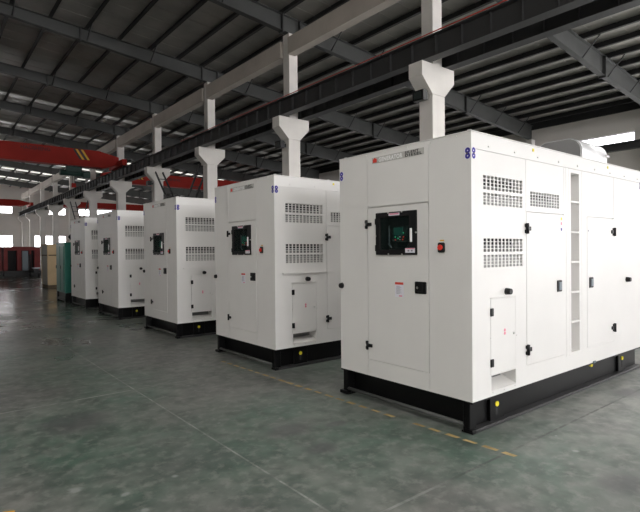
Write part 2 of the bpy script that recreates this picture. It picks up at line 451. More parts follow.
# roof light panels; those behind and beside the camera are added fill
def roof_light(x0, x1, y0, y1, material):
    nwin[0] += 1; mb = MB()
    mb.prism([(x0, RT(x0)+PH-.03), (x1, RT(x1)+PH-.03), (x1, RT(x1)+PH-.016), (x0, RT(x0)+PH-.016)], 'Y', y0, y1)
    struct(mb.build('window_%d' % nwin[0], material), 'translucent roof light panel between the roof sheets')
for i, yc in enumerate(CY):
    m = M['sky1'] if yc > 40 else M['sky2']
    if yc > 31: roof_light(XL+1, XR-1.5, yc-1.05, yc-.5, m)
    elif yc > 10: roof_light(CX+.6, XR-3.5, yc+.8, yc+1.4, M['sky3'])
    if 31 < yc < 45: roof_light(XL+1, CX-.8, yc+2.5, yc+3.0, M['sky3'])
for k in range(2): roof_light(14.5, 24.0, -1.6+3.0*k, .0+3.0*k, M['sky_r'])  # unseen glowing panels added to brighten the right bay

for k in range(4):
    roof_light(-5.5, 24.0, -10.6-3.0*k, -9.0-3.0*k, M['sky0'])  # unseen glowing panels added behind the camera to light the long sides
for k in range(3): roof_light(-6.6, -.6, -4.6+2.6*k, -3.0+2.6*k, M['sky00'])  # unseen glowing panels added on the left as fill for end faces

# ------------------------------------------------------------------ concrete columns, tie beams
GT = 5.92   # corbel top
def column(name, cx, yc, label, side=0):
    r = empty(name, (cx, yc, 0), label, 'column', 'concrete columns')
    zt = RT(cx)-RD(cx)-.02
    mb = MB()
    mb.box(-.23, -.2, 0, .23, .2, GT-.705, bev=.008)
    mb.box(-.17, -.17, GT-.06, .17, .17, zt, bev=.008)
    mb.build('shaft', M['concrete'], r)
    c = MB(); zb = GT-.70; l = .60 if side <= 0 else .23; q = .60 if side >= 0 else .23
    c.prism([(-.23, zb), (.23, zb), (q, GT-.33 if q > .3 else zb+.3), (q, GT), (-l, GT), (-l, GT-.33 if l > .3 else zb+.3)], 'Y', -.2, .2)
    c.build('corbel', M['concrete'], r)
    return r
colpos = ['rising behind the nearest white generator', 'rising behind the second white generator', 'at the right foot of the nearer lattice brace, between second and third generators',
          'at the left end of the nearer lattice brace, behind the third white generator', 'rising behind the fourth white generator', 'rising behind the last white generator, at the right end of the far lattice brace',
          'at the left end of the far lattice brace', 'next past the far lattice brace towards the end wall', 'third before the far end wall', 'second before the far end wall']
for i, yc in enumerate(CY):
    lab = 'pale concrete column with a forked crane corbel, ' + (colpos[i-1] if i else 'beside the camera outside the picture')
    column('concrete_column', CX, yc, lab)
column('concrete_column', CX, YB-.42, 'pale concrete column with a crane corbel standing close to the far end wall')
for i, yc in enumerate(CY):
    column('wall_column', XR-.26, yc, 'pale concrete column against the right side wall, %s from the front gate' % ordw[i], side=-1)
for i in range(len(CY)):
    y0 = CY[i]+.2; y1 = (CY[i+1]-.2) if i+1 < len(CY) else YB
    mb = MB(); mb.box(CX-.25, y0+.002, 7.95, CX+.05, y1-.002, 8.50, bev=.01)
    o = mb.build('tie_beam', M['concrete2'])
    tag(o, 'pale brown concrete tie beam high between the %s and next column of the row' % ordw[i], 'beam', 'tie beams along the column row')

# ------------------------------------------------------------------ crane runways
def runway(xc, z0, z1, label, stiff=True, fl=.14, side=-1):
    r = empty('runway_girder', (xc, YF+.05, z0), label, 'girder', 'crane runway girders')
    L = YB-YF-.1; h = z1-z0
    mb = MB(); mb.box(-.006, 0, 0, .006, L, h); mb.box(-fl, 0, 0, fl, L, .016); mb.box(-fl, 0, h-.016, fl, L, h)
    mb.build('girder_beam', M['steel_d'], r)
    b = MB(); b.box(-fl, 0, 0, fl, L, .0159); 
    b.bm.free()
    rl = MB(); rl.box(-.03, 0, h, .03, L, h+.06, bev=.008, seg=1); rl.build('crane_rail', M['steel_d'], r)
    if stiff:
        base = None; k = 0; y = 5.078+1.385-.6943*4 - (YF+.05)
        while y < L and k < 92:
            if base is None:
                s = MB(); s.box(-fl+.06, -.005, .016, fl-.06, .005, h-.016); base = s.build('web_stiffener', M['steel_d'], r); base.location = (0, y, 0)
            else:
                c = base.copy(); COL.objects.link(c); c.parent = r; c.location = (0, y, 0)
            y += .6943; k += 1
    return r
gr = runway(9.20, GT, 6.42, 'dark steel crane runway girder on the left side of the column row', True)
mb = MB(); mb.tube((-.155, .1, .525), (-.155, 45, .525), .014, 6); tag(mb.build('conductor_bar', M['red_bar'], gr), 'thin red conductor bar')
runway(10.02, GT, 6.42, 'dark steel crane runway girder on the right side of the column row', True)
runway(24.45, 5.92, 6.22, 'dark steel crane runway girder along the right side wall', False)
runway(-6.5, GT, 6.42, 'dark steel crane runway girder along the left side wall', False)
# lattice braces between the columns
def brace(i, label):
    ya, yb, za, zb = CY[i]+.25, CY[i+1]-.25, GT-.25, .07
    r = empty('lattice_brace', (CX, (ya+yb)/2, 0), label, 'brace'); oy = r.location.y
    for y0, y1 in ((yb, ya), (ya, yb)):
        p0 = Vector((0, y0-oy, za)); d = Vector((0, y1-y0, zb-za))
        for sx in (-.19, .19):
            mb = MB(); o = Vector((sx, 0, 0)); mb.bar(p0+o, p0+d+o, .05, .09); mb.build('chord', M['purlin'], r)
        n = int(d.length/.55)
        for k in range(1, n):
            p = p0+d*(k/n); mb = MB(); mb.bar((-.19, p.y, p.z), (.19, p.y, p.z), .05, .03); mb.build('batten', M['purlin'], r)
brace(3, 'black crossed lattice brace between the columns behind the third white generator')
brace(6, 'black crossed lattice brace between far columns above the last white generator')

# floodlights on the columns
def floodlight(i, z, label):
    r = empty('floodlight', (CX-.25, CY[i]-.02, z), label, 'floodlight', 'floodlights on the columns')
    mb = MB(); mb.box(-.30, -.16, -.12, -.14, .16, .12, bev=.015)
    for k in range(6): mb.box(-.15, -.14+k*.055, -.1, -.10, -.13+k*.055, .1)
    o = mb.build('housing', M['plastic'], r)
    g = MB(); g.box(-.305, -.11, -.08, -.299, .11, .08); g.build('lens', M['inner'], o)
    b = MB(); b.bar((0, -.02, 0), (-.2, -.02, -.06), .03, .03); b.box(-.02, -.05, -.05, 0, .05, .05); b.build('bracket', M['plastic'], r)
floodlight(1, 5.16, 'black floodlight bracketed to the nearest column below its corbel')
floodlight(2, 5.02, 'black floodlight bracketed to the column behind the second generator')
floodlight(4, 5.1, 'black floodlight on the column behind the third generator')

# ------------------------------------------------------------------ overhead cranes
def crane(xa, xb, yc, z0, z1, label, stripe=None, text=None, hoist=None):
    r = empty('overhead_crane', ((xa+xb)/2, yc, 6.48), label, 'crane', 'red overhead cranes')
    ox, oz = r.location.x, r.location.z
    g = MB()
    pts = [(xa-ox, z0+.30-oz), (xa+.55-ox, z0+.05-oz), (xa+.8-ox, z0-oz), (xb-.8-ox, z0-oz), (xb-.55-ox, z0+.05-oz), (xb-ox, z0+.30-oz), (xb-ox, z1-.25-oz), (xb-1.1-ox, z1-oz), (xa+1.1-ox, z1-oz), (xa-ox, z1-.25-oz)]
    g.prism(pts, 'Y', -.25, .25); 
    g.prism([(xa+.8-ox, z0-.02-oz), (xb-.8-ox, z0-.02-oz), (xb-.8-ox, z0-oz), (xa+.8-ox, z0-oz)], 'Y', -.32, .32)
    g.build('bridge_girder', M['red'], r)
    for x in (xa, xb):
        e = MB(); e.box(x-.13-ox, -1.3, 6.56-oz, x+.13-ox, 1.3, 6.90-oz, bev=.02); c = e.build('end_carriage', M['red'], r)
        for yy in (-1.1, 1.1):
            w = MB(); w.tube((x-.05-ox, yy, 6.63-oz), (x+.05-ox, yy, 6.63-oz), .13, 16); w.build('wheel', M['steel_d'], c)
    if stripe:
        for k, (x, m) in enumerate(((0, 'txt_b'), (.13, 'amber'), (.28, 'txt_b'), (.41, 'amber'))):
            s = MB(); x += stripe; sl = .35
            s.prism([(x-ox, z1-.03-oz), (x+.12-ox, z1-.03-oz), (x+.12+sl-ox, z0+.35-oz), (x+sl-ox, z0+.35-oz)], 'Y', -.256, -.2505)
            s.build('warning_stripe', M[m], r)
    if text:
        t = text_obj('lettering', text[0], text[2], (text[1]-ox, -.2505, text[3]-oz), ((1,0,0),(0,0,1),(0,-1,0)), M['crtxt'], r, .002, None, .008)
    if hoist:
        h = MB(); x = hoist-ox
        h.box(x-.35, -.22, z0-.36-oz, x+.45, .22, z0-.06-oz, bev=.04); h.tube((x-.65, 0, z0-.42-oz), (x+.75, 0, z0-.42-oz), .16, 16)
        h.box(x+.5, -.2, z0-.66-oz, x+.9, .2, z0-.3-oz, bev=.03)
        ho = h.build('hoist', M['hoistg'], r)
        k = MB(); k.tube((x, 0, z0-.5-oz), (x, 0, z0-1.0-oz), .012, 6); k.tube((x+.1, 0, z0-.5-oz), (x+.1, 0, z0-1.0-oz), .012, 6); k.build('hoist_rope', M['steel_d'], ho)
        k = MB(); k.box(x-.06, -.06, z0-1.22-oz, x+.16, .06, z0-.98-oz, bev=.02); k.build('hook_block', M['red'], ho)
    return r
crane(-6.5, 9.20, 30.5, 6.42+.05, 7.40, 'red overhead crane nearest in the left bay, with black and amber stripes', 6.72, ('HAOSHENG', 4.2, .26, 7.10), 6.75)
crane(10.02, 24.45, 36.9, 6.56, 7.40, 'red overhead crane in the right bay behind the lattice brace', 12.0, ('HAOSHENG', 14.3, .26, 7.0), None)
crane(10.02, 24.45, 59.5, 6.56, 7.20, 'red overhead crane farthest in the right bay, seen low above the third generators roof', None, None, None)
crane(-6.5, 9.20, 60.5, 6.56, 7.20, 'red overhead crane farthest in the left bay near the end wall', None, None, None)

# ------------------------------------------------------------------ generators
GL, GW, GZ0, GZ1 = 3.745, 1.666, .269, 2.537
GX, GYS = 3.5918, [2.4526, 5.4114, 8.5739, 11.9705, 14.904]
SIDE = ((1,0,0),(0,0,1),(0,-1,0))      # text axes on the long side
END = ((0,-1,0),(0,0,1),(-1,0,0))      # text axes on the end

def make_generator(label):
    r = empty('generator_set', (0, 0, 0), label, 'generator', 'white enclosed generators in a row')
    W = M['white']
    # ---- housing
    hb = MBm(W)
    H = GZ1-GZ0
    v = lambda z: z-GZ0
    D1 = (.872, .450, 1.625, 1.908); D2 = (2.160, .450, 2.880, 1.908); LD = (1.782, .455, 1.975, 2.355)
    AD = (.270, .452, .682, 1.125); AR = (.280, .318, .680, .449)
    VENTS = [(.168, 1.934, .812, 2.044), (.168, 2.066, .812, 2.192), (.168, 1.392, .812, 1.507), (.168, 1.528, .812, 1.650), (.948, 1.960, 1.528, 2.104)]
    gd = .0022
    holes = [(a, v(b), c, v(d), .10, M['baffle']) for a, b, c, d in VENTS]
    holes += [(LD[0], v(LD[1]), LD[2], v(LD[3]), .13), (AR[0], v(AR[1]), AR[2], v(AR[3]), .16, M['slat']), (AD[0], v(AD[1]), AD[2], v(AD[3]), .022)]
    holes += [(D[0], v(D[1]), D[2], v(D[3]), .022) for D in (D1, D2)]
    for x in (.870, 1.627, 1.672, 1.735, 2.03, 2.885):      # panel seams above and beside the doors
        holes.append((x-gd, v(1.90 if x in (.870, 2.885, 1.627) else .42), x+gd, v(2.395), .01))
    holes.append((.0, v(2.396), GL, v(2.401), .012))
    hb.panel((0,0,GZ0), (1,0,0), (0,0,1), (0,-1,0), GL, H, holes)
    WN = (.577, 1.507, 1.110, 1.925); ED = (.450, .434, 1.236, 1.985)
    holes = [(WN[0]+.02, v(WN[1]+.02), WN[2]-.02, v(WN[3]-.02), .16, M['inner']), (ED[0], v(ED[1]), ED[2], v(ED[3]), .022),
             (.446, v(.28), .450, v(2.50), .01), (1.236, v(.28), 1.240, v(2.50), .01), (.448, v(1.986), 1.238, v(1.994), .012)]
    hb.panel((0,0,GZ0), (0,1,0), (0,0,1), (-1,0,0), GW, H, holes)
    hb.panel((GL,0,GZ0), (0,1,0), (0,0,1), (1,0,0), GW, H, [(.2, .5, .75, 1.9, .02), (.9, .5, 1.45, 1.9, .02)])
    hb.panel((0,GW,GZ0), (1,0,0), (0,0,1), (0,1,0), GL, H, [(.9, .2, 1.7, 1.65, .02), (2.1, .2, 2.9, 1.65, .02)])
    hb.panel((0,0,GZ1), (1,0,0), (0,1,0), (0,0,1), GL, GW, [])
    hb.panel((0,0,GZ0), (1,0,0), (0,1,0), (0,0,-1), GL, GW, [])
    # slanted vent baffles, access recess slope
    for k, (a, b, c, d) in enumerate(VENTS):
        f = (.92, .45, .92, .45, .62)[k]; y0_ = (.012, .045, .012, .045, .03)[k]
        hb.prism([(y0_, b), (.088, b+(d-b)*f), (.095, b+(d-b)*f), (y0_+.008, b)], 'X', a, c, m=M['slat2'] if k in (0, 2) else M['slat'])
    bmesh.ops.remove_doubles(hb.bm, verts=hb.bm.verts, dist=1e-5)
    hb.build('housing', W, r, recalc=False)
    ar = MB(); ar.prism([(.004, AR[1]+.002), (.14, AR[1]+.002), (.14, AR[1]+.055)], 'X', AR[0]+.002, AR[2]-.002); ar.build('recess_chute', W, r)
    # roof cap with rivets
    c = MB(); c.box(-.006, -.006, GZ1, GL+.006, GW+.006, GZ1+.012, bev=.004, seg=1)
    for k in range(6): c.tube((-.010, .15+k*.275, 2.52), (-.002, .15+k*.275, 2.52), .011, 8)
    for k in range(9): c.tube((.25+k*.42, -.010, 2.44), (.25+k*.42, -.001, 2.44), .008, 8)
    c.build('roof_cap', W, r)
    for k, (bx, by) in enumerate(((.05, .05), (.95, .05), (2.6, .05), (.05, GW-.05))):
        e = MB(); e.tube((bx, by, GZ1+.012), (bx, by, GZ1+.03), .018, 10); e.build('roof_bolt', M['chrome'], r)
    # ---- vent grilles
    for a, b, c_, d in VENTS:
        q = MB(); nc = 11; nr = 4 if d-b < .14 else 5; t = .006
        for i in range(nc+1):
            u = a+(c_-a)*i/nc; q.box(u-.0075, .002, b, u+.0075, .002+t, d)
        for j in range(nr+1):
            z = b+(d-b)*j/nr; q.box(a, .0015, z-.0032, c_, .0015+t, z+.0032)
        q.build('vent_grille', W, r)
    # ---- side doors
    def handle(u, z, parent, end=False, w=.125, h=.118):
        if end:
            q = MB(); q.box(-.012, u-w/2, z-h/2, .004, u+w/2, z+h/2, bev=.010); o = q.build('door_handle', M['plastic'], parent)
            q = MB(); q.box(-.020, u-w*.28, z-h*.34, -.010, u+w*.30, z+h*.34, bev=.006); q.build('paddle', M['plastic'], o)
            q = MB(); q.tube((-.022, u+w*.2, z), (-.018, u+w*.2, z), .012, 12); q.build('keyhole', M['chrome'], o)
        else:
            q = MB(); q.box(u-w/2, -.012, z-h/2, u+w/2, .004, z+h/2, bev=.010); o = q.build('door_handle', M['plastic'], parent)
            q = MB(); q.box(u-w*.28, -.020, z-h*.34, u+w*.30, -.010, z+h*.34, bev=.006); q.build('paddle', M['steelblue'], o)
    def hinge(u, z, parent, end=False, s=1.):
        q = MB()
        if end:
            q.box(-.014, u-.005, z-.042, 0, u+.03, z-.012, bev=.003, seg=1); q.box(-.014, u-.005, z+.012, 0, u+.03, z+.042, bev=.003, seg=1)
            q.box(-.014, u-.062, z-.017, 0, u, z+.017, bev=.003, seg=1); q.tube((-.016, u, z-.045), (-.016, u, z+.045), .012, 10)
        else:
            q.box(u-.03, -.014, z-.045, u, 0, z-.012, bev=.003, seg=1); q.box(u-.03, -.014, z+.012, u, 0, z+.045, bev=.003, seg=1)
            q.box(u if s > 0 else u-.07, -.014, z-.02, u+.07 if s > 0 else u, 0, z+.02, bev=.003, seg=1); q.tube((u-.002*s, -.016, z-.05), (u-.002*s, -.016, z+.05), .014, 10)
        return q.build('hinge', M['plastic'], parent)
    gap = .004
    q = MB(); q.box(D1[0]+gap, -.002, D1[1]+gap, D1[2]-gap, .018, D1[3]-.008); d1 = q.build('side_door', W, r)
    handle(1.515, 1.172, d1, w=.10); hinge(.875, 1.747, d1); hinge(.880, .600, d1)
    q = MB(); q.box(D2[0]+gap, -.002, D2[1]+gap, D2[2]-gap, .018, D2[3]-.008); d2 = q.build('side_door', W, r)
    handle(2.257, 1.174, d2, w=.10); hinge(2.872, 1.748, d2, s=-1); hinge(2.872, .607, d2, s=-1)
    for z, m in ((1.860, 'yellow'), (1.812, 'lab_p'), (1.752, 'blue')):
        q = MB(); q.box(1.555, -.0035, z-.014, 1.578, -.002, z+.014); q.build('sticker', M[m], d1)
    q = MB(); q.box(2.185, -.0035, 1.74, 2.20, -.002, 1.76); q.build('sticker', M['ink'], d2)
    # access door
    q = MB(); q.box(AD[0]+gap, -.001, AD[1]+.003, AD[2]-gap, .018, AD[3]-gap); ad = q.build('access_door', W, r)
    q = MB(); q.box(AD[0]-.01, -.012, AD[3], AD[2]+.01, 0, AD[3]+.006); q.build('drip_edge', W, ad)
    for z in (1.004, .560):
        q = MB(); q.box(.262, -.014, z-.035, .305, 0, z+.035, bev=.004, seg=1); q.build('hinge', M['plastic'], ad)
    q = MB(); q.tube((.494, -.003, .828), (.494, -.001, .828), .014, 12); q.tube((.494, -.003, .800), (.494, -.001, .800), .014, 12); q.build('sticker', M['lab_p'], ad)
    q = MB(); q.tube((.642, -.010, .785), (.642, -.001, .785), .010, 10); q.box(.634, -.012, .775, .650, -.009, .795); q.build('key_lock', M['chrome'], ad)
    for u, z in ((.27, .78), (.69, .76), (.48, .295), (.30, .300), (.66, .300)):
        q = MB(); q.tube((u, -.004, z), (u, 0, z), .006, 8); q.build('screw', M['chrome'], r)
    # cable plugs
    for p0, p1 in (((.524, 0, 1.174), (.524, -.05, 1.174)), ((3.262, 0, 1.165), (3.262, -.05, 1.165)), ((0, 1.640, 1.174), (-.03, 1.640, 1.174))):
        q = MB(); q.tube(p0, p1, .032, 14, .026); q.build('rubber_plug', M['plastic'], r)
    # ladder
    for k, z in enumerate((2.05, 1.727, 1.411, 1.088, .772)):
        q = MB(); q.box(LD[0], -.004, z-.010, LD[2], .028, z+.010, bev=.003, seg=1); q.build('ladder_rung', W, r)
    # ---- end face: control door
    q = MBm(W); x0, x1 = -.002, .018
    a0, a1, z0, z1 = ED[0]+gap, ED[2]-gap, ED[1]+gap, ED[3]-gap
    q.box(x0, a0, z0, x1, a1, WN[1]+.02); q.box(x0, a0, WN[3]-.02, x1, a1, z1); q.box(x0, a0, WN[1]+.02, x1, WN[0]+.02, WN[3]-.02); q.box(x0, WN[2]-.02, WN[1]+.02, x1, a1, WN[3]-.02)
    ed = q.build('control_door', W, r)
    hinge(1.238, 1.819, ed, True); hinge(1.238, .580, ed, True)
    handle(.544, 1.205, ed, True, .135, .112)
    # window frame
    q = MB(); fw_ = .052
    q.box(-.016, WN[0], WN[1], -.002, WN[2], WN[1]+fw_, bev=.005, seg=1); q.box(-.016, WN[0], WN[3]-fw_, -.002, WN[2], WN[3], bev=.005, seg=1)
    q.box(-.016, WN[0], WN[1]+fw_-.01, -.002, WN[0]+.095, WN[3]-fw_+.01, bev=.005, seg=1); q.box(-.016, WN[2]-.065, WN[1]+fw_-.01, -.002, WN[2], WN[3]-fw_+.01, bev=.005, seg=1)
    cw = q.build('control_window', M['plastic'], r)
    q = MB(); q.box(-.008, WN[0]+.09, WN[1]+.045, -.004, WN[2]-.06, WN[3]-.045); q.build('glass_pane', M['glass'], cw)
    for u, z in ((WN[0]+.18, WN[3]-.006), (WN[0]+.355, WN[3]-.006), (WN[0]+.18, WN[1]+.006), (WN[0]+.355, WN[1]+.006), (WN[0]+.006, (WN[1]+WN[3])/2), (WN[2]-.006, (WN[1]+WN[3])/2-.02)):
        q = MB(); q.tube((-.021, u, z), (-.014, u, z), .0085, 8); q.build('clamp_screw', M['chrome'], cw)
    for z in (1.575, 1.84):
        q = MB(); q.box(-.022, WN[2]-.012, z-.03, -.012, WN[2]+.004, z+.03, bev=.003, seg=1); q.build('window_hinge', M['plastic'], cw)
    q = MB(); q.box(-.030, .628, 1.628, -.016, .652, 1.758, bev=.006); q.build('window_handle', M['txt_w'], cw)
    q = MBm(M['lab_w']); q.box(-.0175, .785, 1.888, -.0163, .925, 1.912); q.box(-.0182, .795, 1.897, -.0176, .915, 1.910, m=M['lab_p']); q.build('window_label', M['lab_w'], cw)
    q = MBm(M['lab_w']); q.box(-.0175, .598, 1.528, -.0163, .715, 1.572); q.box(-.0182, .600, 1.562, -.0176, .713, 1.571, m=M['lab_p'])
    q.box(-.0182, .625, 1.540, -.0176, .645, 1.555, m=M['ink']); q.box(-.0182, .665, 1.540, -.0176, .685, 1.555, m=M['ink']); q.build('window_label', M['lab_w'], cw)
    q = MB(); u0, u1, w0, w1 = WN[0]+.021, WN[2]-.021, WN[1]+.021, WN[3]-.021
    q.box(.0, u0, w0, .158, u0+.004, w1); q.box(.0, u1-.004, w0, .158, u1, w1); q.box(.0, u0, w0, .158, u1, w0+.004); q.box(.0, u0, w1-.004, .158, u1, w1)
    q.build('window_liner', M['inner'], r)
    # controller behind the glass
    q = MB(); q.box(.045, .735, 1.636, .16, .936, 1.785, bev=.006); ct = q.build('controller', M['ctrl'], r)
    q = MB(); q.box(.042, .80, 1.70, .046, .915, 1.772); q.build('screen', M['screen'], ct)
    for u, z, m in ((.895, 1.682, 'led_g'), (.895, 1.655, 'led_r'), (.835, 1.682, 'lab_w'), (.835, 1.655, 'lab_w'), (.80, 1.655, 'led_r'), (.79, 1.72, 'led_g'), (.79, 1.68, 'led_r'), (.86, 1.668, 'led_g')):
        q = MB(); q.tube((.040, u, z), (.046, u, z), .006, 8); q.build('indicator', M[m], ct)
    q = MB()
    for p in ((1.02, 1.60, 1.02, 1.80), (.70, 1.58, .72, 1.70), (.72, 1.70, .70, 1.85), (.99, 1.58, 1.03, 1.62)):
        q.tube((.09, p[0], p[1]), (.09, p[2], p[3]), .008, 8)
    q.build('wiring', M['ink'], r)
    # emergency stop
    q = MB(); q.box(-.022, .303-.036, 1.573-.045, 0, .303+.036, 1.573+.045, bev=.016); es = q.build('emergency_stop', M['plastic'], r)
    q = MB(); q.tube((-.022, .303, 1.573), (-.036, .303, 1.573), .014, 14); q.tube((-.026, .303, 1.573), (-.038, .303, 1.573), .026, 18, .023); q.build('stop_button', M['red_btn'], es)
    q = MB(); q.box(-.003, .303-.022, 1.629, 0, .303+.022, 1.640); q.build('sticker', M['amber'], r)
    # warning label
    q = MBm(M['lab_w']); q.box(-.0035, .752, 1.102, -.002, .862, 1.246); q.box(-.0042, .754, 1.222, -.0034, .860, 1.245, m=M['lab_r'])
    for k in range(9): q.box(-.0040, .80-.02*(k % 2), 1.205-k*.009, -.0034, .845, 1.2085-k*.009, m=M['ink'])
    q.box(-.0040, .77, 1.108, -.0034, .81, 1.120, m=M['lab_p']); q.build('warning_label', M['lab_w'], ed)
    # nameplate
    q = MB(); q.box(-.004, .497, 2.428, 0, 1.160, 2.488); npl = q.build('nameplate', M['plate'], r)
    q = MB(); q.box(-.006, 1.095, 2.435, -.004, 1.148, 2.472); q.tube((-.006, 1.121, 2.472), (-.004, 1.121, 2.472), .012, 10); q.build('logo', M['lab_r'], npl)
    text_obj('lettering', 'GENERATOR', .058, (-.0045, 1.068, 2.436), END, M['txt_w'], npl, .0006, .315, .0026, 1.12)
    text_obj('lettering', 'SILENT', .032, (-.0045, .722, 2.461), END, M['txt_b'], npl, .0006, .165, .0013, 1.25)
    text_obj('lettering', 'DIESEL', .032, (-.0045, .722, 2.433), END, M['txt_b'], npl, .0006, .205, .0013, 1.25)
    # blue corner emblems, wrapped round both vertical corners
    def emblem(name, P):   # P(u, v, d) with u sideways from -1 to 1
        q = MBm(M['lab_w'])
        def disc(u, z, ri, ro, m, a0=0, a1=2*PI, dd=.0022):
            n = 14; A = []; B = []
            for i in range(n+1):
                t = a0+(a1-a0)*i/n
                A.append(q.bm.verts.new(P(u+ro*math.cos(t), z+ro*math.sin(t), dd))); B.append(q.bm.verts.new(P(u+ri*math.cos(t), z+ri*math.sin(t), dd)))
            for i in range(n):
                f = q.bm.faces.new((A[i], A[i+1], B[i+1], B[i])); f.material_index = q.mi(m)
        for z in (2.3825, 2.3375):
            disc(.033, z, .006, .0255, M['blue'])
        disc(.040, 2.360, .001, .009, M['olive'], dd=.0026)
        f = q.bm.faces.new([q.bm.verts.new(P(u, z, .0012)) for u, z in ((.006, 2.312), (.064, 2.312), (.064, 2.408), (.006, 2.408))])
        return q.build(name, M['lab_w'], r, recalc=False)
    emblem('corner_emblem', lambda u, z, d: (-d, u, z)); emblem('corner_emblem', lambda u, z, d: (u, -d, z))
    emblem('corner_emblem', lambda u, z, d: (-d, GW-u, z)); emblem('corner_emblem', lambda u, z, d: (GL-u, -d, z))
    for u in (1.008, 2.714):
        q = MB(); q.tube((u, -.004, 2.500), (u, 0, 2.500), .020, 4); q.build('lifting_mark', M['yellow'], r)
    # ---- skid base
    B = M['black']
    q = MB()
    for yy in (0, GW):
        s = 1 if yy == 0 else -1
        q.box(.0, yy+.01*s, 0, GL, yy+.11*s, .012); q.box(.0, yy+.075*s, .016, GL, yy+.087*s, .253); q.box(0, yy, .253, GL, yy+.11*s, .268)
    for xx in (.12, 1.2, 2.4, GL-.12): q.box(xx-.01, .10, .02, xx+.01, GW-.10, .250)
    sk = q.build('skid_frame', B, r)
    for yy, s in ((0, 1), (GW, -1)):
        q = MB(); q.box(-.004, yy-.004*s, 0, GL, yy+.075*s, .030, bev=.004, seg=1); q.build('bottom_flange', M['flange'], sk)
    if True:
        q = MB(); q.box(.004, .03, .02, .10, .10, .253, bev=.004, seg=1); q.build('corner_post', B, sk)
        q = MB(); q.box(.004, GW-.10, .02, .10, GW-.03, .253, bev=.004, seg=1); q.build('corner_post', B, sk)
        q = MB(); q.box(-.015, GW-.10, 0, .05, GW+.012, .036, bev=.006, seg=1); q.build('foot', B, sk)
        q = MB(); q.box(-.010, -.006, 0, .05, .09, .034, bev=.006, seg=1); q.build('foot', B, sk)
    q = MB(); q.tube((.02, .08, .062), (.02, GW-.08, .062), .017, 10); q.build('drag_bar', M['steel'], sk)
    for xx in (.43, 3.23):
        q = MB(); q.box(xx-.10, .045, .02, xx+.12, .08, .252, bev=.003, seg=1); pk = q.build('lifting_plate', B, sk)
        q = MB(); q.box(xx-.012, .0435, .07, xx+.012, .046, .14); q.tube((xx, .0435, .14), (xx, .046, .14), .02, 10); q.build('plate_slot', M['dark_in'], pk)
    for xx, zz in ((.43, .168), (2.36, .228), (3.23, .182)):
        q = MB(); q.tube((xx, .06, zz), (xx, .034, zz), .023, 12); q.build('yellow_cap', M['yellow'], sk)
    q = MB(); q.box(2.30, -.01, .262, 2.36, .05, .285); q.build('drain_valve', M['steelblue'], sk)
    # ---- muffler
    q = MBm(M['muf_w'])
    y0, y1, z0, z1, rr = .375, .975, GZ1+.012, GZ1+.425, .17
    prof = []
    for cy, cz, a in ((y1-rr, z1-rr, 0), (y0+rr, z1-rr, PI/2), (y0+rr, z0+rr, PI), (y1-rr, z0+rr, 1.5*PI)):
        for i in range(7): prof.append((cy+rr*math.cos(a+i*PI/12), cz+rr*math.sin(a+i*PI/12)))
    q.prism(prof, 'X', 2.93, 3.66, smooth=True); mu = q.build('muffler', M['muf_w'], r)
    cyc, czc = (y0+y1)/2, (z0+z1)/2
    sc_ = lambda k: [(cyc+(p[0]-cyc)*k, czc+(p[1]-czc)*k) for p in prof]
    q = MB(); q.prism(sc_(1.015), 'X', 2.905, 2.935, smooth=True); q.build('rim', M['muf_w'], mu)
    q = MB(); q.prism(sc_(.955), 'X', 2.890, 2.910, smooth=True); q.tube((2.80, cyc+.1, czc-.06), (2.90, cyc+.1, czc-.06), .07, 18); q.build('end_plate', M['muf_g'], mu)
    q = MB(); q.tube((3.66, cyc, czc), (3.74, cyc, czc), .055, 16); q.box(3.655, y0+.02, czc-.02, 3.70, y0+.10, czc+.02, bev=.004, seg=1)
    q.box(3.60, y0-.02, czc+.02, 3.68, y0+.04, czc+.05); q.build('outlet', M['chrome'], mu)
    q = MB()
    for xx in (3.05, 3.5): q.box(xx, y0+.05, GZ1+.011, xx+.05, y1-.05, GZ1+.03)
    q.build('muffler_saddle', M['chrome'], mu)
    return r

glabels = ['white enclosed generator nearest the camera, biggest in view with ladder and silver muffler',
           'white enclosed generator second from the camera, partly shaded by the nearest one',
           'white enclosed generator third from the camera, in front of the black lattice braces',
           'white enclosed generator fourth from the camera, between the third and the last one',
           'white enclosed generator last of the row, next to the teal green generator']
proto = make_generator(glabels[0])
km = kid_map()
gens = [proto] + [copy_tree(proto, km) for _ in range(4)]
for gobj, gy, lab in zip(gens, GYS, glabels):
    gobj.location = (GX, gy, 0); gobj['label'] = lab
# the smaller side seam that only the further generators show
for gobj in gens[1:]:
    q = MB(); q.box(.12, -.024, 1.256, .95, 0, 1.268); q.build('drip_rail', M['white'], gobj)

# ------------------------------------------------------------------ teal generator
r = empty('generator_set', (3.55, 17.2, 0), 'teal green enclosed generator standing past the last white one', 'generator')
q = MB(); q.box(0, 0, .30, 2.6, 1.27, 1.90, bev=.02); hs = q.build('housing', M['teal'], r)
q = MB(); q.box(-.015, .12, .36, .01, .60, 1.78, bev=.004, seg=1); q.build('end_door', M['teal'], r)
q = MB(); q.box(-.015, .66, .36, .01, 1.15, 1.78, bev=.004, seg=1); q.build('end_door', M['teal'], r)
for a in (.56, 1.18):
    q = MB(); q.box(-.03, a-.03, 1.06, -.013, a+.03, 1.16, bev=.004, seg=1); q.build('door_handle', M['plastic'], r)
q = MB(); q.box(.0, 0, 0, 2.6, .1, .30); q.box(0, 1.17, 0, 2.6, 1.27, .30); q.box(0, 0, .05, .08, 1.27, .12); q.box(.05, .1, .1, 2.5, 1.17, .28); q.build('skid_frame', M['black'], r)
